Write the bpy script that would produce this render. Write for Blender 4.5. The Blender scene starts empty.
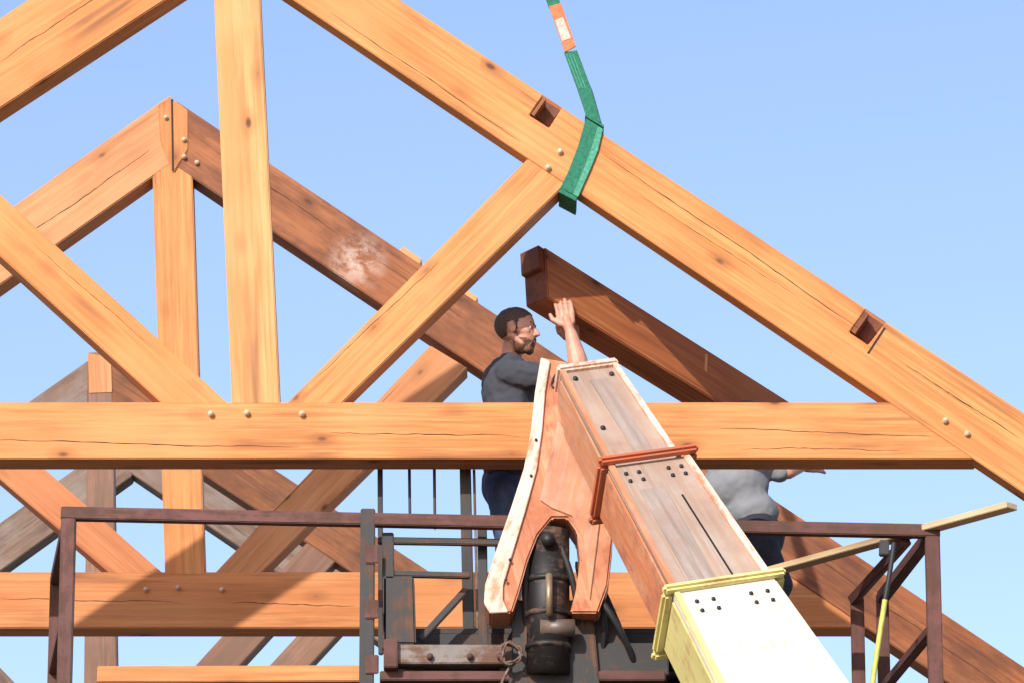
import bpy, bmesh, math, random
from mathutils import Vector, Matrix
random.seed(4)
sc=bpy.context.scene
# ------------------------------------------------------------------ camera
PITCH=math.radians(18.0); F=5320.0; CAMZ=1.7
cam_d=bpy.data.cameras.new("camera"); cam=bpy.data.objects.new("camera",cam_d)
sc.collection.objects.link(cam); sc.camera=cam
cam.location=(0,0,CAMZ); cam.rotation_euler=(math.pi/2+PITCH,0,0)
cam_d.sensor_width=36; cam_d.lens=F/1024*36; cam_d.clip_end=20000; cam_d.clip_start=0.5
YF,Y2,Y3,Y4=26.6,29.8,34.6,38.0      # the four parallel frame planes
def S(u,v,Y):
    """image pixel (u,v) unprojected from the camera onto the vertical plane y=Y"""
    a=(u-512)/F; b=(341.5-v)/F  # u,v are image pixel coordinates, taken from the image centre
    d=Vector((a, math.cos(PITCH)-b*math.sin(PITCH), math.sin(PITCH)+b*math.cos(PITCH)))
    return Vector((0,0,CAMZ))+d*(Y/d.y)
# ------------------------------------------------------------------ materials
def nodes(name):
    m=bpy.data.materials.new(name); m.use_nodes=True
    nt=m.node_tree; b=nt.nodes["Principled BSDF"]
    return m,nt,nt.nodes,nt.links,b
def mixc(nt,fac,a,b,blend='MIX'):
    n=nt.nodes.new("ShaderNodeMix"); n.data_type='RGBA'; n.blend_type=blend
    for s,val in ((n.inputs[0],fac),(n.inputs[6],a),(n.inputs[7],b)):
        if hasattr(val,'links'): nt.links.new(val,s)
        elif isinstance(val,(int,float)): s.default_value=val
        else: s.default_value=(*val,1)
    return n.outputs[2]
def mth(nt,op,a,b=None,clamp=False):
    n=nt.nodes.new("ShaderNodeMath"); n.operation=op; n.use_clamp=clamp
    for i,val in enumerate((a,b)):
        if val is None: continue
        if hasattr(val,'links'): nt.links.new(val,n.inputs[i])
        else: n.inputs[i].default_value=val
    return n.outputs[0]
def mapr(nt,val,a,b,c=0.0,d=1.0):
    n=nt.nodes.new("ShaderNodeMapRange"); nt.links.new(val,n.inputs[0])
    for i,x in enumerate((a,b,c,d)): n.inputs[i+1].default_value=x
    return n.outputs[0]
def coords(nt,scale,rand=True):
    tc=nt.nodes.new("ShaderNodeTexCoord"); mp=nt.nodes.new("ShaderNodeMapping")
    src=tc.outputs['Object']
    if rand:
        oi=nt.nodes.new("ShaderNodeObjectInfo")
        cb=nt.nodes.new("ShaderNodeCombineXYZ")
        for i,k in enumerate((37.0,91.0,53.0)):
            nt.links.new(mth(nt,'MULTIPLY',oi.outputs['Random'],k),cb.inputs[i])
        ad=nt.nodes.new("ShaderNodeVectorMath"); ad.operation='ADD'
        nt.links.new(src,ad.inputs[0]); nt.links.new(cb.outputs[0],ad.inputs[1]); src=ad.outputs[0]
    nt.links.new(src,mp.inputs[0]); mp.inputs['Scale'].default_value=scale
    return mp.outputs[0]
def noise(nt,vec,scale,detail=3,rough=.55):
    n=nt.nodes.new("ShaderNodeTexNoise"); nt.links.new(vec,n.inputs['Vector'])
    n.inputs['Scale'].default_value=scale; n.inputs['Detail'].default_value=detail; n.inputs['Roughness'].default_value=rough
    return n.outputs[0]
def bump(nt,b,h,st,dist=.01):
    n=nt.nodes.new("ShaderNodeBump"); nt.links.new(h,n.inputs['Height'])
    n.inputs['Strength'].default_value=st; n.inputs['Distance'].default_value=dist
    nt.links.new(n.outputs[0],b.inputs['Normal'])
def wood(name,light,dark,knot=(.09,.03,.012),blot=None,blotamt=0.0,patch=None,streak=.5):
    m,nt,N,L,b=nodes(name)
    g=noise(nt,coords(nt,(.7,20,20)),2.2,5,.7)
    col=mixc(nt,mapr(nt,g,.36,.62),dark,light)
    w=noise(nt,coords(nt,(.35,6,6)),1.3,2)
    col=mixc(nt,mapr(nt,w,.46,.66,0,.7),col,tuple(c*k for c,k in zip(light,(.80,.68,.58))))
    s1=noise(nt,coords(nt,(.5,11,11)),1.0,3,.6)
    bl=noise(nt,coords(nt,(1,1.5,1.5)),1.3,2)
    sf=mth(nt,'MULTIPLY',mapr(nt,s1,.52,.66,0,1),mapr(nt,bl,.48,.36,0,streak+.25))
    col=mixc(nt,sf,col,tuple(c*k for c,k in zip(dark,(.45,.47,.6))))
    col=mixc(nt,mapr(nt,bl,.45,.7,0,.5),col,(light[0]*1.06,light[1]*1.16,light[2]*1.35))
    oi=N.new("ShaderNodeObjectInfo")
    hsv=N.new("ShaderNodeHueSaturation"); L.new(col,hsv.inputs['Color'])
    L.new(mapr(nt,oi.outputs['Random'],0,1,.84,1.08),hsv.inputs['Value'])
    L.new(mapr(nt,oi.outputs['Random'],0,1,.489,.502),hsv.inputs['Hue'])
    col=hsv.outputs[0]
    vo=N.new("ShaderNodeTexVoronoi"); vo.inputs['Scale'].default_value=1.0
    L.new(coords(nt,(3.0,6.0,6.0)),vo.inputs['Vector'])
    sep=N.new("ShaderNodeSeparateColor"); L.new(vo.outputs['Color'],sep.inputs[0])
    on=mth(nt,'GREATER_THAN',sep.outputs[0],.45)
    kn=mth(nt,'MULTIPLY',mapr(nt,vo.outputs['Distance'],.05,.11,1,0),on)
    ring=mth(nt,'MULTIPLY',mapr(nt,vo.outputs['Distance'],.08,.32,.6,0),on)
    col=mixc(nt,ring,col,tuple(c*.62 for c in dark))
    col=mixc(nt,mth(nt,'MULTIPLY',kn,.85),col,knot)
    if blot:
        q=noise(nt,coords(nt,(1.2,3,3)),2.0,4,.7)
        col=mixc(nt,mapr(nt,q,.42,.62,0,blotamt),col,blot)
    if patch:
        tc=N.new("ShaderNodeTexCoord"); d=N.new("ShaderNodeVectorMath"); d.operation='DISTANCE'
        L.new(tc.outputs['Object'],d.inputs[0]); d.inputs[1].default_value=patch
        q=noise(nt,coords(nt,(5,7,7),False),1.6,5,.75)
        fac=mth(nt,'MULTIPLY',mapr(nt,d.outputs['Value'],.03,.21,1,0),mapr(nt,q,.42,.56,0,1))
        col=mixc(nt,mth(nt,'MULTIPLY',fac,.8),col,(.60,.44,.36))
    L.new(col,b.inputs['Base Color']); b.inputs['Roughness'].default_value=.6
    b.inputs['Specular IOR Level'].default_value=.25
    bump(nt,b,g,.4,.004)
    return m
W_NEW=wood("fir_wood",(.64,.270,.086),(.42,.150,.042))
W_LITE=wood("fresh_cut_wood",(.72,.36,.135),(.54,.235,.075))
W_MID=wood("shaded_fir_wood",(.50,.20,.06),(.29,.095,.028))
W_STAIN_SHADE=wood("stained_and_shade_wood",(.28,.10,.036),(.14,.045,.018),blot=(.08,.03,.014),blotamt=.6)  # stained timber; the same dark tone paints shade into the rafter notches
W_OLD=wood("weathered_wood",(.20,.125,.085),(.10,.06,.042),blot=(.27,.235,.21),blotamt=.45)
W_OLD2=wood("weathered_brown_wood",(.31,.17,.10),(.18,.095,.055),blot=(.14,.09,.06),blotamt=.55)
W_PLANK=wood("pine_plank",(.58,.44,.26),(.46,.31,.16))
def paint(name,base,rust=(.13,.045,.02),amt=.5,rough=.45,metal=0.0,streak=None,sc_=3.0,soft=.1):
    m,nt,N,L,b=nodes(name)
    n1=noise(nt,coords(nt,(1,1,1)),sc_,6,.7)
    n2=noise(nt,coords(nt,(.35,6,6)),5,4,.7)
    t=1.0-amt
    f=mapr(nt,mth(nt,'ADD',mth(nt,'MULTIPLY',n1,.6),mth(nt,'MULTIPLY',n2,.4)),.30+.35*t,.30+.35*t+soft,0,1)
    big=noise(nt,coords(nt,(1,1,1)),1.1,2)
    base_=mixc(nt,mapr(nt,big,.35,.65,0,1),base,tuple(c*.72 for c in base))
    if streak: base_=mixc(nt,mapr(nt,n2,.42,.62,0,.8),base_,streak)
    scr=noise(nt,coords(nt,(.25,22,22)),3,3,.7)
    base_=mixc(nt,mapr(nt,scr,.60,.72,0,.55),base_,tuple(c*.45 for c in base))
    rcol=mixc(nt,scr,rust,tuple(min(1,c*2.2) for c in rust))
    col=mixc(nt,f,base_,rcol)
    L.new(col,b.inputs['Base Color']); L.new(mapr(nt,f,0,1,rough,.85),b.inputs['Roughness'])
    b.inputs['Metallic'].default_value=metal
    bump(nt,b,n1,.35,.006)
    return m
P_RUST=paint("rusty_red_steel",(.12,.03,.02),(.055,.026,.017),.55,.6,sc_=6)
P_DARK=paint("black_greasy_steel",(.015,.013,.013),(.075,.038,.024),.42,.55,sc_=5)
P_BAR=paint("worn_bare_steel",(.17,.145,.13),(.10,.055,.036),.6,.45,.3,sc_=6)
P_ORANGE=paint("faded_orange_paint",(.64,.19,.065),(.26,.09,.045),.48,.55,sc_=5,streak=(.62,.33,.19))
P_SALMON=paint("faded_tan_orange_paint",(.62,.25,.11),(.24,.10,.06),.52,.55,sc_=4,streak=(.56,.36,.25),soft=.2)
P_PEACH=paint("chalky_peach_paint",(.82,.63,.50),(.40,.15,.08),.46,.55,sc_=6)
P_BOOM=paint("boom_steel_worn",(.46,.31,.22),(.20,.11,.075),.58,.45,.0,streak=(.46,.39,.32),sc_=3,soft=.25)
P_GREY=paint("boom_grey_streak",(.36,.27,.21),(.20,.12,.085),.55,.45,.0,streak=(.42,.36,.31),sc_=4,soft=.25)
P_REDORG=paint("collar_red_orange",(.58,.14,.055),(.22,.08,.045),.45,.5)
P_CREAM=paint("cream_boom_paint",(.82,.76,.63),(.42,.28,.17),.30,.45,sc_=5)
P_YEL=paint("yellow_paint",(.74,.65,.24),(.3,.2,.08),.38,.5,sc_=7)
P_TYRE=paint("tyre_rubber",(.025,.025,.025),(.08,.07,.06),.3,.9)
def plain(name,col,rough=.7,var=.25,scale=30,bs=.3,bd=.004,metal=0,stretch=(1,1,1)):
    m,nt,N,L,b=nodes(name)
    n=noise(nt,coords(nt,stretch),scale,3)
    L.new(mixc(nt,mapr(nt,n,.3,.7),tuple(c*(1-var) for c in col),tuple(min(1,c*(1+var)) for c in col)),b.inputs['Base Color'])
    b.inputs['Roughness'].default_value=rough; b.inputs['Metallic'].default_value=metal
    bump(nt,b,n,bs,bd); return m
M_SKIN=plain("skin",(.56,.28,.19),.5,.14,25,.15,.002)
M_HAIR=plain("hair",(.085,.055,.038),.7,.5,120,.9,.004)
M_BEARD=plain("beard",(.17,.08,.045),.75,.5,120,.9,.004)
M_TEE=plain("grey_cotton",(.050,.055,.068),.95,.15,9,.5,.02)
M_WHITE=plain("mid_grey_cotton",(.25,.262,.28),.95,.08,7,.4,.015)
M_JEAN=plain("denim",(.05,.085,.17),.9,.35,12,.6,.02)
M_PANT=plain("dark_trousers",(.025,.03,.042),.9,.3,10,.6,.02)
M_BOOT=plain("leather_boot",(.12,.07,.04),.7,.3,20)
M_EYE=plain("eye_white",(.45,.40,.36),.3,.02); M_IRIS=plain("iris",(.02,.015,.01),.2,.1)
M_GREEN=plain("green_webbing",(.012,.15,.085),.8,.3,60,.5,.004)
M_GREEN2=plain("pale_green_webbing",(.06,.29,.18),.8,.3,60,.5,.004)
M_TAG=plain("orange_tag",(.70,.16,.055),.7,.2,25); M_LABEL=plain("white_label",(.6,.46,.37),.7,.25,60)
M_HOLE=plain("dark_split",(.05,.022,.010),.9,.1)
M_HOSE=plain("yellow_hose",(.55,.5,.10),.5,.2); M_BLACK=plain("black_rubber",(.02,.02,.02),.6,.2)
M_BRASS=plain("worn_brass_rod",(.28,.20,.12),.45,.3,20,metal=.5)
M_PEG=plain("oak_peg",(.60,.42,.27),.6,.25,40)
# ------------------------------------------------------------------ helpers
def empty(name):
    o=bpy.data.objects.new(name,None); sc.collection.objects.link(o); o.empty_display_size=.2; return o
def link(me,name,mat,parent,M=None,smooth=False):
    o=bpy.data.objects.new(name,me); sc.collection.objects.link(o)
    if M is not None: o.matrix_world=M
    if parent: o.parent=parent
    me.materials.append(mat)
    if smooth:
        for p in me.polygons: p.use_smooth=True
    return o
def frame(org,x,yhint):
    x=x.normalized(); z=x.cross(yhint).normalized(); y=z.cross(x)
    M=Matrix((x,y,z)).transposed().to_4x4(); M.translation=org; return M
def solid(name,front,back,mat,parent,axis=None,bev=.006):
    """prism between two equal outlines (world points)"""
    n=len(front)
    if axis is None:
        best=max(range(n),key=lambda i:(front[(i+1)%n]-front[i]).length)
        axis=front[(best+1)%n]-front[best]
    org=sum(front,Vector())/n
    dep=(back[0]-front[0])
    M=frame(org,axis,dep); Mi=M.inverted()
    bm=bmesh.new()
    a=[bm.verts.new(Mi@p) for p in front]; b=[bm.verts.new(Mi@p) for p in back]
    bm.faces.new(a); bm.faces.new(list(reversed(b)))
    for i in range(n): bm.faces.new((a[i],b[i],b[(i+1)%n],a[(i+1)%n]))
    bmesh.ops.recalc_face_normals(bm,faces=bm.faces)
    if bev: bmesh.ops.bevel(bm,geom=list(bm.edges),offset=bev,segments=2,affect='EDGES',clamp_overlap=True)
    me=bpy.data.meshes.new(name); bm.to_mesh(me); bm.free()
    return link(me,name,mat,parent,M)
def prism(name,pts,Y,t,mat,parent,bev=.006):
    f=[S(u,v,Y) for u,v in pts]; bk=[p+Vector((0,t,0)) for p in f]
    return solid(name,f,bk,mat,parent,bev=bev)
def bar(name,p0,p1,w,h,mat,parent,up=Vector((0,1,0)),bev=.005):
    """box member from p0 to p1; local X runs along the member"""
    ax=(p1-p0); x=ax.normalized(); s=x.cross(up).normalized(); q=s.cross(x)
    def rect(k): return [p0+s*w/2*-1+q*h/2*k,p1+s*w/2*-1+q*h/2*k,p1+s*w/2+q*h/2*k,p0+s*w/2+q*h/2*k]
    return solid(name,rect(-1),rect(1),mat,parent,axis=ax,bev=bev)
def cyl(name,p0,p1,r,mat,parent,r1=None,seg=20,bev=0.003):
    d=p1-p0; bm=bmesh.new()
    bmesh.ops.create_cone(bm,cap_ends=True,segments=seg,radius1=r,radius2=r if r1 is None else r1,depth=d.length)
    if bev: bmesh.ops.bevel(bm,geom=[e for e in bm.edges if abs(e.verts[0].co.z-e.verts[1].co.z)<1e-5],offset=min(bev,r*.3),segments=2,affect='EDGES')
    me=bpy.data.meshes.new(name); bm.to_mesh(me); bm.free()
    M=d.to_track_quat('Z','Y').to_matrix().to_4x4(); M.translation=(p0+p1)/2
    return link(me,name,mat,parent,M,True)
def peg(u,v,Y,parent,r=.017):
    c=S(u,v,Y); cyl("peg",c+Vector((0,.03,0)),c-Vector((0,.022,0)),r,M_PEG,parent,r1=r*.85)
def crack(u0,v0,u1,v1,Y,parent,w=.9,seed=1):
    """drying check: thin dark wandering split lying on the face"""
    rnd=random.Random(seed); n=30; off=0; top=[];bot=[]
    for i in range(n+1):
        t=i/n; off+=rnd.uniform(-.7,.7); off*=.93
        ww=w*math.sin(math.pi*t)**.5*(.35+.75*rnd.random())+.10
        u=u0+(u1-u0)*t; v=v0+(v1-v0)*t+off
        top.append(S(u,v-ww/2,Y-.0012)); bot.append(S(u,v+ww/2,Y-.0012))
    bm=bmesh.new(); a=[bm.verts.new(p) for p in top]; b=[bm.verts.new(p) for p in bot]
    for i in range(n): bm.faces.new((a[i],b[i],b[i+1],a[i+1]))
    me=bpy.data.meshes.new("drying_check"); bm.to_mesh(me); bm.free(); link(me,"drying_check",M_HOLE,parent)
def tube(name,pts,r,mat,parent):
    cu=bpy.data.curves.new(name,'CURVE'); cu.dimensions='3D'; cu.bevel_depth=r; cu.bevel_resolution=4
    sp=cu.splines.new('NURBS'); sp.points.add(len(pts)-1); sp.use_endpoint_u=True; sp.order_u=3
    for i,p in enumerate(pts): sp.points[i].co=(*p,1)
    o=bpy.data.objects.new(name,cu); sc.collection.objects.link(o); cu.materials.append(mat)
    if parent:o.parent=parent
    return o
# ------------------------------------------------------------------ front truss
t1=empty("timber_truss")
ru=lambda u:(u-400)*.662
rl=lambda u:(u-283)*.675-7
outline=[(225,ru(225)),(543,ru(543)),(529,115),(549,128),(562,ru(562)),(866,ru(866)),(849,332),(868,345),(886,ru(886)),(1180,ru(1180)),(1180,rl(1180)),(225,rl(225))]
prism("rafter",outline,YF,.13,W_NEW,t1,bev=.004)
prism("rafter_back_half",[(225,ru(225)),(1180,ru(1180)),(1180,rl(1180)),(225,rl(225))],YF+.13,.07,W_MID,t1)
prism("housing_cheek_shade",[(543,97),(531,114),(534,116),(546,99)],YF+.002,.12,W_STAIN_SHADE,t1,bev=.001)  # dark side lining: notch shade put into the colour
prism("housing_cheek_shade",[(865,311),(851,331),(855,334),(869,314)],YF+.002,.12,W_STAIN_SHADE,t1,bev=.001)
prism("housing_floor_shade",[(544,100),(533,115),(549,126),(560,110)],YF+.122,.006,W_STAIN_SHADE,t1,bev=0)  # dark backing piece: shade of the recess painted in
prism("housing_floor_shade",[(866,313),(853,332),(868,343),(884,325)],YF+.122,.006,W_STAIN_SHADE,t1,bev=0)
prism("rafter_left",[(224,18-.655*224),(-560,18+.655*560),(-560,108+.655*560),(224,108-.655*224)],YF+.002,.2,W_NEW,t1)
prism("king_post",[(211,-70),(257,-70),(280,404),(232,404)],YF+.004,.192,W_LITE,t1)
prism("tie_beam",[(-520,402),(960,402),(978,459),(-520,459)],YF+.006,.2,W_NEW,t1)
prism("strut_left",[(-60,139),(229,404),(163,404),(-100,165)],YF+.008,.18,W_NEW,t1)
prism("strut",[(286,404),(536,150),(574,176),(341,404)],YF+.008,.18,W_NEW,t1)
prism("joint_shadow_gap",[(884,327),(886,328),(869,354),(867,353)],YF-.0015,.004,M_HOLE,t1,bev=0)
crack(600,152,862,330,YF,t1,1.2,1); crack(330,12,520,140,YF,t1,.9,2); crack(905,365,1020,436,YF,t1,1.1,3)
crack(640,196,800,300,YF,t1,.6,9)
crack(-10,440,300,446,YF+.006,t1,.9,4); crack(330,432,520,436,YF+.006,t1,.8,5); crack(720,428,930,436,YF+.006,t1,.7,6); crack(740,449,900,451,YF+.006,t1,.6,12)
crack(0,62,120,-18,YF+.002,t1,.9,7); crack(310,385,440,262,YF+.008,t1,.7,8); crack(30,240,150,345,YF+.008,t1,.7,10)
for u,v in ((211,414),(247,413),(302,414),(945,421),(967,434),(560,152),(548,168)): peg(u,v,YF,t1)
for u in(1080,-470):
    p=S(u,520,YF+.1); bar("wall_post",Vector((p.x,p.y,p.z)),Vector((p.x,p.y,0)),.2,.2,W_NEW,t1)
# ------------------------------------------------------------------ second truss
t2=empty("timber_truss.001")
u2=lambda u:108+.668*(u-187)
o=prism("rafter",[(176,u2(176)),(1110,u2(1110)),(1110,u2(1110)+66),(176,u2(176)+66)],Y2,.2,W_STAIN_SHADE,t2)
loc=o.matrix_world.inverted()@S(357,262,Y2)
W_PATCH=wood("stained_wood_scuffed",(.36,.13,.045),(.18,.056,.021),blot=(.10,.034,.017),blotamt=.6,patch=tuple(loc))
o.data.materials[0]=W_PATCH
prism("rafter_left",[(170,95),(-520,95+.71*690),(-520,164+.71*690),(170,164)],Y2+.002,.2,W_LITE,t2)
prism("apex_block",[(158,104),(171,98),(188,110),(188,150),(174,172),(171,170),(160,140)],Y2-.01,.2,W_MID,t2)
prism("apex_joint",[(171,99),(173,99),(174,170),(172,170)],Y2-.0115,.004,M_HOLE,t2,bev=0)
prism("king_post",[(152,160),(192,160),(205,575),(165,575)],Y2+.004,.19,W_NEW,t2)
prism("tie_beam",[(-420,572),(835,572),(870,628),(-420,628)],Y2+.006,.2,W_NEW,t2)
prism("strut_left",[(-80,359),(165,575),(112,575),(-110,385)],Y2+.008,.18,W_NEW,t2)
prism("strut",[(213,575),(430,345),(468,368),(259,575)],Y2+.008,.18,W_LITE,t2)
prism("rafter_block",[(398,252),(403,246),(422,259),(418,268)],Y2+.03,.12,W_LITE,t2,bev=.003)
prism("rafter_block",[(452,288),(457,283),(478,297),(474,305)],Y2+.03,.12,W_LITE,t2,bev=.003)
crack(215,150,340,236,Y2,t2,1.1,20); crack(380,262,470,322,Y2,t2,1.0,21); crack(10,245,150,150,Y2+.002,t2,.9,22)
crack(0,598,180,602,Y2+.006,t2,.8,23); crack(230,603,355,606,Y2+.006,t2,.7,24); crack(240,545,400,385,Y2+.008,t2,.7,25); crack(820,560,1000,685,Y2,t2,1.0,26)
for u,v in((166,118),(184,157),(184,140),(197,163),(146,590),(178,588),(222,590)): peg(u,v,Y2-.008 if v<160 and u<190 else Y2,t2,.015)
for u in(1085,-400):
    p=S(u,700,Y2+.1); bar("wall_post",Vector((p.x,p.y,p.z)),Vector((p.x,p.y,0)),.2,.2,W_NEW,t2)
# ------------------------------------------------------------------ third + fourth
t3=empty("timber_truss.002")
u3=lambda u:357+.66*(u-104)
prism("rafter",[(100,u3(100)),(900,u3(900)),(900,u3(900)+52),(100,u3(100)+52)],Y3,.2,W_STAIN_SHADE,t3)
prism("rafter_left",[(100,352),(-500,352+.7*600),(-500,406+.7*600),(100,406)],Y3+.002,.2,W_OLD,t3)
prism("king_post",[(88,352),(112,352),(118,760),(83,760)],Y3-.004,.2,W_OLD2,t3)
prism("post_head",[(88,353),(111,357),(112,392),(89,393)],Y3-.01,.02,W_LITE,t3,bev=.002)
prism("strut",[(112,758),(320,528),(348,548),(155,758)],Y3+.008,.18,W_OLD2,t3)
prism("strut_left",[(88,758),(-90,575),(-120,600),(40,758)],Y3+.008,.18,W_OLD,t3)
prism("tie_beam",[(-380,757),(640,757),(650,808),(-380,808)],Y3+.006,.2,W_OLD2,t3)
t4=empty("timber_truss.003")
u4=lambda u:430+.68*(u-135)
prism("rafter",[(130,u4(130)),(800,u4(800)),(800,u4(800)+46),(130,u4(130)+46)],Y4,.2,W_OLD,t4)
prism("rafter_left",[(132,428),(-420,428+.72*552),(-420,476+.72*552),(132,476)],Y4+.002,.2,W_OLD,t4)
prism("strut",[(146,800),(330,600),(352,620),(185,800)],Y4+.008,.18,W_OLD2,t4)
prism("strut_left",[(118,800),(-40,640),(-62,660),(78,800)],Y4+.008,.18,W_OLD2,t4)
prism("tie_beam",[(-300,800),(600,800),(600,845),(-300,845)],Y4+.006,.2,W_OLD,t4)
for tt,Y,us,v in((t3,Y3,(860,-430),860),(t4,Y4,(760,-360),880)):
    for u in us:
        p=S(u,v,Y+.1); bar("wall_post",Vector((p.x,p.y,p.z+.3)),Vector((p.x,p.y,0)),.2,.2,W_OLD,tt)
# ------------------------------------------------------------------ beam being set
tb=empty("timber_beam")
def YB(u): return YF+.42+(u-545)/187*.7
uB=lambda u:247+.633*(u-545)
c=[S(545,247,YB(545)),S(812,uB(812),YB(812)),S(812,uB(812)+44,YB(812)),S(548,uB(545)+50,YB(545))]
dx=(c[1]-c[0]); perp=Vector((-dx.y,dx.x,0)).normalized()*.21
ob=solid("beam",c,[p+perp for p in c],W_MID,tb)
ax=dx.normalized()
ob.data.materials.append(W_STAIN_SHADE)
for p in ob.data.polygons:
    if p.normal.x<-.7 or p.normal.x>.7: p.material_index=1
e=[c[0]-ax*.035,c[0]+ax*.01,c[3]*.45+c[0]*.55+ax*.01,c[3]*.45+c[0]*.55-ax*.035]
solid("end_tenon",[p+perp*.08 for p in e],[p+perp*.92 for p in e],W_STAIN_SHADE,tb,bev=.004)
q=S(706,362,YB(706)); solid("wedge",[q+Vector((-.012,-.012,.05)),q+Vector((.012,-.004,.04)),q+Vector((.006,-.006,-.06)),q+Vector((-.01,-.012,-.05))],
      [q+perp*.1+Vector(k) for k in((-.012,-.012,.05),(.012,-.004,.04),(.006,-.006,-.06),(-.01,-.012,-.05))],W_LITE,tb,bev=.001)
# ------------------------------------------------------------------ sling
sl=empty("lifting_sling")
prism("front_band",[(586,118),(602,128),(597,148),(588,171),(577,196),(560,188),(568,172),(578,146)],YF-.012,.010,M_GREEN,sl,bev=.002)
prism("front_band_edge",[(598,126),(603,129),(598,150),(590,170),(578,197),(573,194),(584,168),(592,146)],YF-.018,.006,M_GREEN2,sl,bev=.001)
a,b_,c_,d_=[S(u,v,YF-.012) for u,v in((585,116),(603,127),(604,125),(586,113))]
solid("top_band",[a,b_,c_,d_],[p+Vector((0,.23,0)) for p in(a,b_,c_,d_)],M_GREEN,sl,bev=.001)
a,b_,c_,d_=[S(u,v,YF-.012) for u,v in((560,188),(577,197),(576,201),(559,192))]
solid("bottom_band",[a,b_,c_,d_],[p+Vector((0,.23,0)) for p in(a,b_,c_,d_)],M_GREEN,sl,bev=.001)
prism("back_band",[(586,118),(602,128),(577,197),(560,188)],YF+.208,.01,M_GREEN,sl,bev=.002)
prism("strap_lower",[(564,52),(577,50),(590,85),(601,122),(587,118),(577,88)],YF+.02,.012,M_GREEN,sl,bev=.002)
prism("strap_lower_2",[(569,60),(580,60),(593,92),(602,124),(592,120),(582,92)],YF+.10,.012,M_GREEN2,sl,bev=.002)
prism("strap_tag",[(549,6),(561,3),(576,46),(565,52)],YF+.012,.012,M_TAG,sl,bev=.002)
prism("tag_label",[(555,20),(563,17),(571,38),(562,41)],YF+.009,.004,M_LABEL,sl,bev=0)
prism("strap_upper",[(100,-1300),(112,-1305),(561,5),(549,8)],YF+.02,.012,M_GREEN,sl,bev=.002)
for k_ in range(3):
    prism("strap_stitching",[(566+3.2*k_,54),(566.8+3.2*k_,54),(580+3*k_,88),(579.2+3*k_,88)],YF+.019,.002,M_GREEN2,sl,bev=0)
# ------------------------------------------------------------------ lift
lift=empty("boom_lift")
tip=S(589,360,YF-.55); low=S(784,683,24.7)
axd=(tip-low).normalized()
beta=math.radians(8); s=Vector((math.cos(beta),math.sin(beta),0)); s=(s-axd*s.dot(axd)).normalized()
bk=axd.cross(s).normalized()
if bk.y<0: bk=-bk
L=(tip-low).length
def sect(name,a0,a1,w0,w1,d0,d1,mat,off=0.0):
    def ring(a,w,d):
        c=tip-axd*a+bk*off
        return [c-s*w/2,c+s*w/2,c+s*w/2+bk*d,c-s*w/2+bk*d]
    return solid(name,ring(a0,w0,d0),ring(a1,w1,d1),mat,lift,axis=axd,bev=.012)
def vpos(v): return L*(v-360)/323.0
A1,A2=vpos(462),vpos(588)
sect("boom_section_inner",0,A1+.6,.31,.42,.28,.30,P_BOOM,.05)
sect("boom_section_mid",A1,A2+.6,.44,.56,.32,.34,P_BOOM,.02)
sect("boom_section_outer",A2,A2+6.6,.54,1.35,.36,.55,P_CREAM,0)
def strip(name,a0,a1,x0,x1,wd,mat,off,th=.02):
    def r(a,x):
        c=tip-axd*a+s*x+bk*off; return [c-s*wd/2,c+s*wd/2,c+s*wd/2+bk*th,c-s*wd/2+bk*th]
    return solid(name,r(a0,x0),r(a1,x1),mat,lift,axis=axd,bev=.004)
for sg in(-1,1):
    strip("edge_flange",.0,A1-.01,sg*.145,sg*.180,.03,P_SALMON if sg<0 else P_PEACH,.030)
    strip("edge_flange",A1+.02,A2-.02,sg*.205,sg*.250,.035,P_SALMON if sg<0 else P_PEACH,.0)
strip("edge_stripe",A2+.03,A2+2.4,-.262,-.40,.03,P_YEL,-.018)
def sidestrip(name,a0,a1,w0,w1,d,mat,off):
    def r(a,w):
        c=tip-axd*a-s*(w/2+.004)+bk*off; return [c,c-s*.01,c-s*.01+bk*d,c+bk*d]
    return solid(name,r(a0,w0),r(a1,w1),mat,lift,axis=axd,bev=.002)
sidestrip("side_paint_panel",.05,A1,.314,.385,.24,P_SALMON,.07)
sidestrip("side_paint_panel",A1+.05,A2,.447,.53,.28,P_ORANGE,.03)
sidestrip("side_paint_panel",A2+.05,A2+3,.55,.91,.30,P_YEL,.03)
def collar(name,a,w,d,mat,th=.045,off=-.04):
    c0=tip-axd*a+bk*off
    for nm,x,y,ww,dd in(("front",0,0,w,.05),("back",0,d-.05,w,.05),("left",-w/2+.03,.05,.06,d-.1),("right",w/2-.03,.05,.06,d-.1)):
        c=c0+s*x+bk*y
        r=[c-s*ww/2,c+s*ww/2,c+s*ww/2+bk*dd,c-s*ww/2+bk*dd]
        solid(name+"_"+nm,r,[p-axd*th for p in r],mat,lift,bev=.014)
collar("collar",A1-.02,.54,.43,P_REDORG)
collar("collar_yellow",A2-.02,.65,.47,P_YEL)
def bolt(a,x,off,r=.011):
    c=tip-axd*a+s*x+bk*off; cyl("bolt",c,c-bk*.014,r,P_DARK,lift,seg=6)
for i in range(4):
    for j in range(2):
        x=(-.15,-.08,.08,.15)[i]
        bolt(A1+.09+.06*j,x,.02); bolt(A2+.11+.07*j,x*1.25,.0)
for a,x in((.08,-.10),(.08,.10),(.5,-.11)): bolt(a,x,.05,.014)
strip("weld_seam",A1+.30,A2-.05,.07,.08,.009,P_DARK,.012)
strip("wear_streak",.10,A1-.06,.02,.03,.10,P_GREY,.0475,.004)
strip("wear_streak",A1+.22,A2-.04,-.06,-.08,.14,P_GREY,.0175,.004)
cpt=tip+axd*.03+bk*.02
r=[cpt-s*.17,cpt+s*.165,cpt+s*.165+bk*.34,cpt-s*.17+bk*.34]
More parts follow.
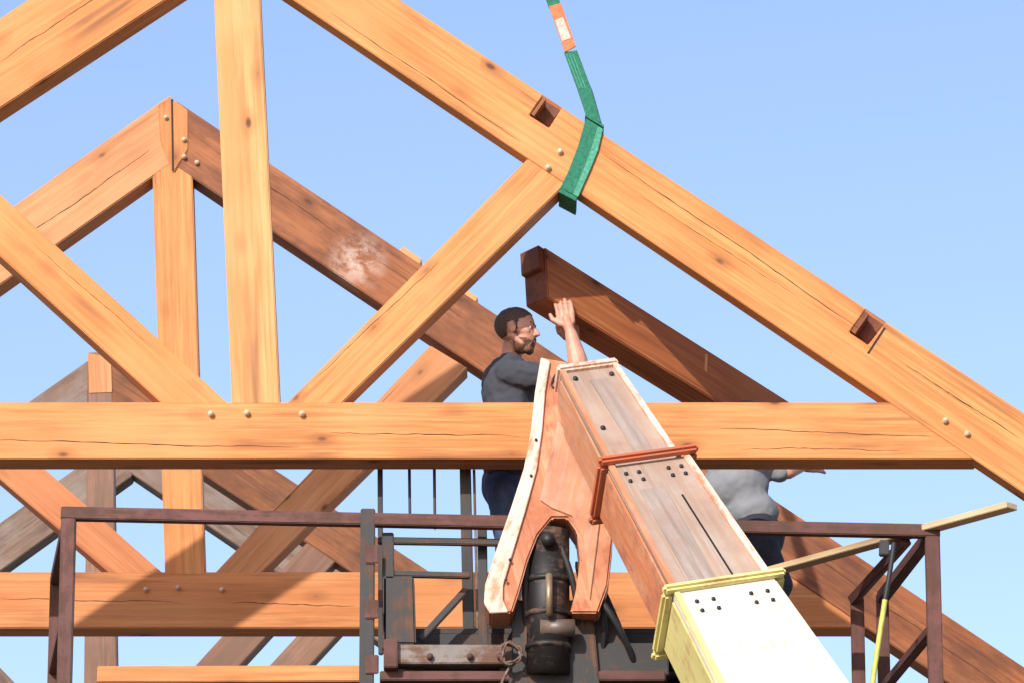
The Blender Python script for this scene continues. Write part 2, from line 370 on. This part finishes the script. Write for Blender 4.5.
solid("tip_cap",r,[p-axd*.05 for p in r],P_PEACH,lift,bev=.012)
# jib head fork
YH=YF-.46
outer=[(541,357),(535,392),(531,430),(524,468),(511,508),(497,548),(485,585),(484,603),(490,613)]
inner=[(512,613),(519,592),(528,560),(538,535),(552,518),(567,518),(577,532),(580,560),(576,590),(570,613)]
right=[(598,613),(608,585),(613,540),(612,500),(602,455),(588,405),(568,362)]
prism("jib_head",outer+inner+right,YH,.30,P_ORANGE,lift,bev=.01)
off=[(u+(9,10,11,13,15,17,18,18,17)[i],v+(4 if i==0 else 0)) for i,(u,v) in enumerate(outer)]
off[-1]=(508,612); off[-2]=(503,600)
fo=outer+list(reversed(off))
prism("jib_head_flange",fo,YH-.02,.022,P_PEACH,lift,bev=.003)
prism("head_gusset",[(558,420),(585,460),(600,520),(590,600),(584,540),(572,516),(552,508),(540,500)],YH-.012,.014,P_SALMON,lift,bev=.003)
pts=[]
for i in range(26):
    t=i/25
    if t<.4: a=t/.4; pts.append(S(556-4.6*a**.6,374+ 9*a,YH-.008))
    else:
        a=(t-.4)/.6*2*math.pi; pts.append(S(554.6-3.4*math.cos(a),384+3.6*math.sin(a),YH-.008))
tube("decal_number",pts,.004,M_BLACK,lift)
for u,v in((530,440),(525,476),(504,560),(500,580)): 
    c=S(u+6,v,YH-.02); cyl("rivet",c,c-Vector((0,.01,0)),.008,P_RUST,lift,seg=10)
p=S(548,560,YH+.12); cyl("rotator",Vector((p.x,p.y,p.z+.15)),Vector((p.x,p.y,p.z-.6)),.11,P_DARK,lift,seg=28)
for dz in(-.1,-.28,-.45): cyl("rotator_band",Vector((p.x,p.y,p.z+dz)),Vector((p.x,p.y,p.z+dz-.03)),.118,P_DARK,lift,seg=28)
p=S(549,574,YH-.03); cyl("cylinder_rod",p,Vector((p.x,p.y,p.z-.22)),.018,M_BRASS,lift)
cyl("pivot_pin",S(548,540,YH-.03),S(548,540,YH+.36),.035,P_DARK,lift)
prism("mount_plate",[(515,600),(592,600),(600,690),(508,690)],YH+.14,.12,P_DARK,lift)
prism("mount_arm",[(575,560),(600,575),(650,690),(600,690)],YH+.2,.12,P_DARK,lift)
# basket -------------------------------------------------------------
YR=YF-.25; DEP=1.3
fl=S(69,514,YR); fr=S(932,532,YR)
shift=Vector((-.17,DEP,0))
zf=fl.z-1.06
bar("top_rail",fl-Vector((.04,0,0)),fr+Vector((.04,0,0)),.065,.065,P_RUST,lift)
for nm,pt in(("corner_post",fl),("corner_post",fr)):
    bar(nm,pt+Vector((0,.0,-.033)),Vector((pt.x,pt.y,zf)),.075,.075,P_RUST,lift)
for pt in(fl,fr):
    b2=pt+shift; b2.z=pt.z
    bar("rear_post",Vector((b2.x,b2.y,b2.z+.02)),Vector((b2.x,b2.y,zf)),.065,.065,P_RUST,lift)
    bar("side_rail",pt+Vector((0,.03,0)),b2-Vector((0,.03,0)),.06,.06,P_RUST,lift,up=Vector((0,0,1)))
    bar("side_mid_rail",pt+Vector((0,.03,-.5)),b2-Vector((0,.03,.5)),.05,.05,P_RUST,lift,up=Vector((0,0,1)))
p=S(368,514,YR); bar("mid_post",Vector((p.x,p.y,p.z+.02)),Vector((p.x,p.y,zf)),.075,.07,P_DARK,lift)
for v in(545,600,655):
    c=S(372,v,YR-.04); bar("hinge_plate",c,c+Vector((0,0,-.10)),.07,.012,P_RUST,lift)
f0=Vector((fl.x,YR,zf)); f1=Vector((fr.x,YR,zf))
for d in(0,.43,.87,1.3):
    bar("floor_beam",f0+shift*(d/1.3),f1+shift*(d/1.3),.08,.1,P_RUST,lift)
fc=[f0+Vector((0,0,.06)),f1+Vector((0,0,.06)),f1+shift+Vector((0,0,.06)),f0+shift+Vector((0,0,.06))]
solid("floor_plate",fc,[p+Vector((0,0,.02)) for p in fc],P_BAR,lift,bev=0)
zd=S(505,648,YF+.5).z
x0=S(384,650,YF+.5).x; x1=S(800,650,YF+.5).x
fc=[Vector((x0,YF+.1,zd)),Vector((x1,YF+.1,zd)),Vector((x1,YF+1.15,zd)),Vector((x0,YF+1.15,zd))]
solid("deck_plate",fc,[p-Vector((0,0,.03)) for p in fc],P_DARK,lift,bev=.003)
for y in(.12,.6,1.1): bar("deck_joist",Vector((x0,YF+y,zd-.07)),Vector((x1,YF+y,zd-.07)),.08,.06,P_DARK,lift)
for x in(x0+.1,x1-.1,(x0+x1)/2):
    for y in(.15,1.1): bar("deck_leg",Vector((x,YF+y,zd-.1)),Vector((x,YF+y,zf+.08)),.06,.06,P_DARK,lift)
YM=YF-.18
def ub(name,u0,v0,u1,v1,w,h,mat,Y=YM,Yb=None): return bar(name,S(u0,v0,Y),S(u1,v1,Y if Yb is None else Yb),w,h,mat,lift)
ub("mast",465,455,469,645,.06,.08,P_DARK,YF+.27)
ub("mast_edge",474,470,478,640,.015,.05,P_BAR,YF+.25)
ub("rod",380,440,381,655,.028,.028,P_DARK,YF+.26)
ub("rod",409,440,410,524,.016,.016,P_DARK,YF+.26)
ub("rod",434,440,435,530,.016,.016,P_DARK,YF+.26)
ub("upright",388,534,390,690,.06,.06,P_DARK)
ub("cross_rail",378,541,505,543,.035,.04,P_DARK)
ub("cross_rail",384,574,470,576,.03,.04,P_DARK)
prism("control_box",[(384,576),(414,576),(416,644),(384,644)],YM-.04,.2,P_DARK,lift,bev=.01)
ub("upright",482,520,484,650,.05,.05,P_DARK,YM+.1)
ub("brace",420,640,466,590,.035,.04,P_DARK,YM+.1)
ub("lower_beam",388,657,512,657,.10,.12,P_BAR,YM-.10)
ub("lower_beam_end",384,657,398,657,.15,.16,P_RUST,YM-.12)
ub("lower_beam_rear",500,664,668,664,.17,.2,P_DARK,YM)
ub("lower_channel",380,679,665,679,.05,.14,P_RUST,YM-.06)
for u in(430,470,500):
    c=S(u,657,YM-.165); cyl("bolt_head",c,c-Vector((0,.02,0)),.018,P_RUST,lift,seg=6)
pts=[]
for i in range(70):
    a=i*.55; r=.05+.012*math.sin(i*1.7)
    c=S(511,655,YM-.2); pts.append(c+Vector((r*math.cos(a),-.02+.02*math.sin(i*.9),r*1.1*math.sin(a))))
tube("rope_coil",pts,.006,P_BAR,lift)
tube("hanging_rope",[S(511,665,YM-.21),S(505,675,YM-.21),S(499,690,YM-.2),S(503,720,YM-.2)],.008,P_BAR,lift)
for k_,(a,b2,c2) in enumerate((((530,540),(520,600),(530,660)),((560,545),(585,600),(575,660)),((590,560),(612,610),(600,670)),((600,600),(625,630),(640,680)))):
    tube("hydraulic_hose",[S(*a,YH+.05),S(*b2,YH+.02),S(*c2,YM)],.016,M_BLACK,lift)
cyl("slew_ring",S(540,628,YH+.04),S(575,628,YH+.04),.045,P_BAR,lift)
bar("end_brace",S(853,600,YF+.6),S(906,541,YR+.05),.05,.05,P_RUST,lift)
bar("rail_bracket",S(884,541,YR-.0),S(884,556,YR),.05,.05,P_DARK,lift)
bar("inner_post",S(857,598,YF+.62),Vector((S(857,598,YF+.62).x,YF+.62,zf+.08)),.07,.06,P_RUST,lift)
tube("air_hose",[S(894,543,YR-.06),S(890,575,YR-.06),S(883,610,YR-.06)],.013,M_BLACK,lift)
tube("air_hose_yellow",[S(885,600,YR-.065),S(879,640,YR-.06),S(871,690,YR-.06),S(868,760,YR-.05)],.014,M_HOSE,lift)
st=empty("loose_timber")
bar("timber",S(98,677,YR+.1),S(362,676,YR+.1),.085,.12,W_NEW,st)
for u in(105,355): bar("timber_bracket",S(u,682,YR+.1),Vector((S(u,682,YR+.1).x,YR+.1,zf+.08)),.05,.05,P_RUST,lift)
pl=empty("wood_plank")
bar("board",S(762,574,YF+.5),S(1012,506,YF-.62),.032,.09,W_PLANK,pl,up=Vector((0,1,0)),bev=.003)
piv=tip-axd*((tip.z-2.2)/axd.z)
hd=Vector((axd.x,axd.y,0)).normalized(); sd=Vector((hd.y,-hd.x,0))
def G(f,r,z): return Vector((piv.x,piv.y,0))+hd*f+sd*r+Vector((0,0,z))
bar("chassis",G(-1.2,0,1.1),G(4.2,0,1.1),1.5,.8,P_ORANGE,lift,up=Vector((0,0,1)),bev=.05)
bar("boom_tower",G(-.2,0,1.2),G(-.2,0,2.6),1.2,.9,P_DARK,lift,up=hd,bev=.04)
bar("cab",G(1.6,-.95,1.3),G(3.1,-.95,1.3),.8,1.5,P_DARK,lift,up=Vector((0,0,1)),bev=.08)
bar("engine_cover",G(.8,.95,1.2),G(3.2,.95,1.2),.7,.8,P_ORANGE,lift,up=Vector((0,0,1)),bev=.08)
for f_ in(-.6,3.4):
    for r_ in(-1.0,1.0):
        cyl("tyre",G(f_,r_*1.25,.62),G(f_,r_*.85,.62),.62,P_TYRE,lift,seg=40,bev=.06)
        cyl("hub",G(f_,r_*1.27,.62),G(f_,r_*.9,.62),.3,P_CREAM,lift,seg=24)
# ------------------------------------------------------------------ people
def hull_caps(name,parts,mat,parent,vox=.012,smooth=6,disp=0.0,nscale=.09):
    bm=bmesh.new()
    for p in parts:
        if p[0]=='c':
            _,a,ra,b,rb=p; tmp=bmesh.new()
            for c,r in((a,ra),(b,rb)):
                bmesh.ops.create_icosphere(tmp,subdivisions=2,radius=r,matrix=Matrix.Translation(c))
            h=bmesh.ops.convex_hull(tmp,input=tmp.verts)
            junk=[g for g in h['geom_interior'] if isinstance(g,bmesh.types.BMVert)]
            bmesh.ops.delete(tmp,geom=junk,context='VERTS')
            fs=set(f for f in h['geom'] if isinstance(f,bmesh.types.BMFace) and f.is_valid)
            bmesh.ops.delete(tmp,geom=[f for f in tmp.faces if f.is_valid and f not in fs],context='FACES_ONLY')
        else:
            _,c,rad,R=p; tmp=bmesh.new()
            M=Matrix.Translation(c)@(R.to_4x4() if R else Matrix())@Matrix.Diagonal((*rad,1))
            bmesh.ops.create_icosphere(tmp,subdivisions=3,radius=1,matrix=M)
        me=bpy.data.meshes.new("t"); tmp.to_mesh(me); tmp.free(); bm.from_mesh(me); bpy.data.meshes.remove(me)
    me=bpy.data.meshes.new(name); bm.to_mesh(me); bm.free()
    o=link(me,name,mat,parent)
    r=o.modifiers.new("remesh",'REMESH'); r.mode='VOXEL'; r.voxel_size=vox; r.use_smooth_shade=True
    sm=o.modifiers.new("smooth",'SMOOTH'); sm.factor=.5; sm.iterations=smooth
    if disp:
        tx=bpy.data.textures.new(name+"_folds",'CLOUDS'); tx.noise_scale=nscale; tx.noise_depth=2
        d=o.modifiers.new("folds",'DISPLACE'); d.texture=tx; d.strength=disp; d.mid_level=.5
    return o
def head(parent,c,yaw,pitch,hair,beard=True):
    R=Matrix.Rotation(yaw,3,'Z')@Matrix.Rotation(pitch,3,'Y')
    k=1.10
    T=lambda x,y,z:c+R@Vector((x,y,z))*k
    E=lambda x,y,z:(x*k,y*k,z*k)
    sk=[('e',T(-.012,0,.030),E(.098,.075,.084),R),('e',T(.030,0,-.030),E(.062,.060,.078),R),
        ('c',T(.062,-.014,-.090),.024,T(.062,.014,-.090),.024),
        ('c',T(.040,-.040,-.070),.022,T(-.010,-.058,-.040),.022),('c',T(.040,.040,-.070),.022,T(-.010,.058,-.040),.022),
        ('c',T(.084,0,.014),.010,T(.108,0,-.018),.0125),('c',T(.095,-.011,-.024),.009,T(.095,.011,-.024),.009),
        ('c',T(.074,-.030,.030),.015,T(.074,.030,.030),.015),
        ('c',T(.086,-.016,-.050),.008,T(.086,.016,-.050),.008),('c',T(.083,-.014,-.062),.009,T(.083,.014,-.062),.009)]
    for sg in(-1,1):
        sk+= [('e',T(-.006,sg*.080,-.002),E(.021,.009,.032),R@Matrix.Rotation(-.25,3,'Y')),('c',T(.058,sg*.040,-.012),.022,T(.030,sg*.052,-.015),.022)]
    hull_caps("head",sk,M_SKIN,parent,.0048,3)
    for sg in(-1,1):
        for nm,x,r,m in(("eye",.072,.0115,M_EYE),("iris",.0785,.0070,M_IRIS)):
            cyl_=bmesh.new(); bmesh.ops.create_uvsphere(cyl_,u_segments=12,v_segments=8,radius=r,matrix=Matrix.Translation(T(x,sg*.030,.008)))
            me=bpy.data.meshes.new(nm); cyl_.to_mesh(me); cyl_.free(); link(me,nm,m,parent,smooth=True)
        cyl("eyebrow",T(.087,sg*.014,.030),T(.077,sg*.044,.032),.005,hair,parent,seg=8,bev=0)
    def shell(nm,parts,keep,mat,rough):
        """hair grown a few mm outside the skull/jaw surface"""
        bm=bmesh.new()
        for cc,rad in parts:
            t=bmesh.new(); bmesh.ops.create_icosphere(t,subdivisions=5,radius=1)
            for v in t.verts: v.co=Vector((v.co.x*rad[0],v.co.y*rad[1],v.co.z*rad[2]))+Vector(cc)
            bmesh.ops.delete(t,geom=[v for v in t.verts if not keep(v.co)],context='VERTS')
            m2=bpy.data.meshes.new("t"); t.to_mesh(m2); t.free(); bm.from_mesh(m2); bpy.data.meshes.remove(m2)
        rnd=random.Random(3)
        for v in bm.verts:
            v.co=v.co+v.co.normalized()*(rnd.uniform(-1,1)*rough); v.co=T(*v.co)
        me=bpy.data.meshes.new(nm); bm.to_mesh(me); bm.free()
        o=link(me,nm,mat,parent,smooth=True); sd_=o.modifiers.new("th",'SOLIDIFY'); sd_.thickness=.005; sd_.offset=-1
    def hz(x):
        pts=[(-.2,-.045),(-.036,-.040),(-.030,.022),(.004,.030),(.008,-.012),(.022,-.012),(.026,.038),(.05,.050),(.068,.078),(.2,.09)]
        for (a0,z0),(a1,z1) in zip(pts,pts[1:]):
            if a0<=x<=a1: return z0+(z1-z0)*(x-a0)/(a1-a0)
        return .1
    shell("hair",[((-.014,0,.032),(.101,.0785,.088))],lambda p:p.z>hz(p.x),hair,.0016)
    if beard:
        shell("beard",[((.030,0,-.034),(.068,.0655,.080))],lambda p:(p.x>-.004) and ((p.z<-.050+.25*max(0,.04-p.x)*1.6) and not (p.x>.082 and p.z>-.058) or (p.x<.024 and p.z<.0)),M_BEARD,.0018)
        hull_caps("chin_beard",[('c',T(.064,-.016,-.094),.027,T(.064,.016,-.094),.027),('c',T(.092,-.018,-.040),.007,T(.092,.018,-.040),.007),
          ('c',T(.092,-.018,-.040),.006,T(.078,-.028,-.075),.010),('c',T(.092,.018,-.040),.006,T(.078,.028,-.075),.010)],M_BEARD,parent,.005,1)
def hand(wr,palm,fdir,side,curl,k=1.12,spread=.1):
    f=fdir.normalized(); sd_=side.normalized(); cu=curl.normalized(); P=[]
    P.append(('c',wr,.029,palm,.028))
    for i in range(4):
        off=sd_*(.033-.022*i)*k; base=palm+off+f*.030*k
        P.append(('c',palm+off*.8-f*.02,.017,base,.0145))
        ln=(.078,.088,.082,.064)[i]*k
        p1=base+(f+sd_*(1.5-i)*spread).normalized()*ln*.42+cu*ln*.06
        p2=p1+(f*.8+sd_*(1.5-i)*spread*.6+cu*.55).normalized()*ln*.34
        p3=p2+(f*.4+cu*.9).normalized()*ln*.26
        P+= [('c',base,.0118,p1,.0108),('c',p1,.0108,p2,.0100),('c',p2,.0100,p3,.0088)]
    tb_=palm+sd_*.034-f*.022; t1_=tb_+(sd_*.8+f*.55+cu*.1).normalized()*.046; t2_=t1_+(sd_*.25+f*.9+cu*.4).normalized()*.034
    P+= [('c',palm-f*.03,.021,tb_,.018),('c',tb_,.016,t1_,.0135),('c',t1_,.0132,t2_,.011)]
    return P
w1=empty("construction_worker")
K=lambda u,v,d:S(u,v,YF+d)
shirt=[('e',K(509,390,.58),(.150,.19,.19),None),('e',K(505,440,.58),(.140,.17,.24),None),('c',K(508,400,.52),.12,K(505,465,.52),.12),('c',K(508,400,.64),.12,K(505,465,.64),.12),
 ('c',K(508,371,.42),.076,K(508,371,.74),.076),('c',K(508,364,.50),.062,K(508,364,.66),.062),
 ('c',K(511,373,.41),.078,K(562,380,.41),.064),('c',K(512,372,.75),.074,K(557,384,.77),.058)]
hull_caps("tshirt",shirt,M_TEE,w1,.010,5,.034,.10)
hull_caps("torso_and_arm",[('c',K(509,368,.58),.060,K(514,343,.58),.060),('c',K(516,376,.42),.05,K(580,379,.45),.048),
   ('c',K(580,379,.45),.048,K(578,362,.455),.055),('c',K(578,362,.455),.055,K(571,334,.47),.034)]
   +hand(K(571,334,.47),K(566,319,.468),Vector((-.15,-.1,1)),Vector((-1,.0,-.1)),Vector((-.1,.35,.2)),1.16,.05),M_SKIN,w1,.0052,2)
hull_caps("far_arm",[('c',K(516,376,.76),.05,K(580,386,.78),.043),('c',K(580,386,.78),.043,K(574,348,.70),.027)]
   +hand(K(574,348,.70),K(571,334,.68),Vector((-.1,-.5,.6)),Vector((-1,0,.1)),Vector((0,-.5,.6))),M_SKIN,w1,.0055,2)
hull_caps("jeans",[('e',K(504,486,.58),(.125,.165,.14),None),
  ('c',K(504,495,.495),.092,K(510,566,.49),.066),('c',K(510,566,.49),.066,K(500,634,.49),.055),
  ('c',K(504,495,.665),.092,K(512,572,.68),.066),('c',K(512,572,.68),.066,K(504,640,.69),.055)],M_JEAN,w1,.012,4,.016)
for d in(.49,.69):
    a=K(500,640,d); zz=zd+.045
    hull_caps("boot",[('c',Vector((a.x,a.y,zz+.06)),.055,Vector((a.x-.02,a.y,zz)),.045),('c',Vector((a.x-.02,a.y,zz)),.044,Vector((a.x+.17,a.y,zz-.008)),.036)],M_BOOT,w1,.009,3)
head(w1,K(517,331,.52),math.radians(-14),math.radians(4),M_HAIR)
w2=empty("construction_worker.001")
K2=lambda u,v,d:S(u,v,YF+1.02+d)
hull_caps("tshirt",[('e',K2(736,484,0),(.18,.14,.17),Matrix.Rotation(math.radians(-18),3,'Y')),('e',K2(751,512,0),(.155,.135,.11),None),
  ('c',K2(736,480,0),.13,K2(752,516,0),.13),
  ('c',K2(720,466,-.05),.072,K2(758,460,.05),.072),('c',K2(758,466,.0),.064,K2(780,472,.0),.056),('c',K2(716,466,-.03),.066,K2(738,452,-.14),.056)],M_WHITE,w2,.010,6,.022,.10)
hull_caps("arms_and_neck",[('c',K2(740,458,0),.055,K2(744,438,-.01),.054),('c',K2(764,466,0),.046,K2(788,472,.0),.040),('c',K2(788,472,.0),.042,K2(802,467,.1),.028)]
   +hand(K2(802,467,.1),K2(809,464,.14),Vector((1,.3,.1)),Vector((0,0,1)),Vector((.2,.9,0))),M_SKIN,w2,.0055,2)
hull_caps("arm_left",[('c',K2(716,466,-.05),.05,K2(748,448,-.2),.043),('c',K2(748,448,-.2),.043,K2(786,440,-.1),.027)]
   +hand(K2(786,440,-.1),K2(797,438,-.04),Vector((1,.5,.1)),Vector((0,0,1)),Vector((.2,.9,0))),M_SKIN,w2,.0055,2)
bx=K2(757,537,0)
kn=[Vector((bx.x+.12,bx.y-.10,zd+.45)),Vector((bx.x+.10,bx.y+.12,zd+.45))]
an=[Vector((bx.x-.04,bx.y-.12,zd+.10)),Vector((bx.x-.02,bx.y+.13,zd+.10))]
hp=[bx+Vector((0,-.085,-.03)),bx+Vector((0,.085,-.03))]
pp=[('e',bx,(.155,.17,.14),None)]
for i in(0,1): pp+=[('c',hp[i],.098,kn[i],.068),('c',kn[i],.068,an[i],.052)]
hull_caps("trousers",pp,M_PANT,w2,.012,4,.016)
for i in(0,1):
    a=an[i]; hull_caps("boot",[('c',Vector((a.x,a.y,zd+.1)),.055,Vector((a.x-.02,a.y,zd+.045)),.045),('c',Vector((a.x-.02,a.y,zd+.045)),.044,Vector((a.x+.17,a.y,zd+.037)),.036)],M_BOOT,w2,.009,3)
head(w2,K2(750,425,0),math.radians(25),math.radians(15),M_HAIR,False)
# ------------------------------------------------------------------ ground
bm=bmesh.new(); bmesh.ops.create_grid(bm,x_segments=2,y_segments=2,size=9000)
me=bpy.data.meshes.new("ground"); bm.to_mesh(me); bm.free()
gm=plain("packed_gravel",(.13,.105,.075),.95,.25,.6,.4,.02)
link(me,"ground",gm,None)
# ------------------------------------------------------------------ light
EL=math.radians(28); AZ=math.radians(23)
w=bpy.data.worlds.new("World"); sc.world=w; w.use_nodes=True
nt=w.node_tree; bg=nt.nodes["Background"]; sky=nt.nodes.new("ShaderNodeTexSky")
sky.sky_type='NISHITA'; sky.sun_disc=False; sky.sun_elevation=EL; sky.sun_rotation=math.pi+AZ
sky.air_density=1.0; sky.dust_density=1.0; sky.ozone_density=1.5
gain=mixc(nt,1.0,sky.outputs[0],(1.55,1.45,1.56),'MULTIPLY')
nt.links.new(gain,bg.inputs[0]); bg.inputs[1].default_value=.15
sd=bpy.data.lights.new("sun",'SUN'); so=bpy.data.objects.new("sun",sd); sc.collection.objects.link(so)
sd.energy=4.7; sd.angle=math.radians(.5); sd.color=(1,.95,.87)
tos=Vector((-math.sin(AZ)*math.cos(EL),-math.cos(AZ)*math.cos(EL),math.sin(EL)))
so.rotation_euler=tos.to_track_quat('Z','Y').to_euler(); so.location=(-8,-4,20)
sc.view_settings.view_transform='Standard'; sc.view_settings.look='None'; sc.view_settings.exposure=0
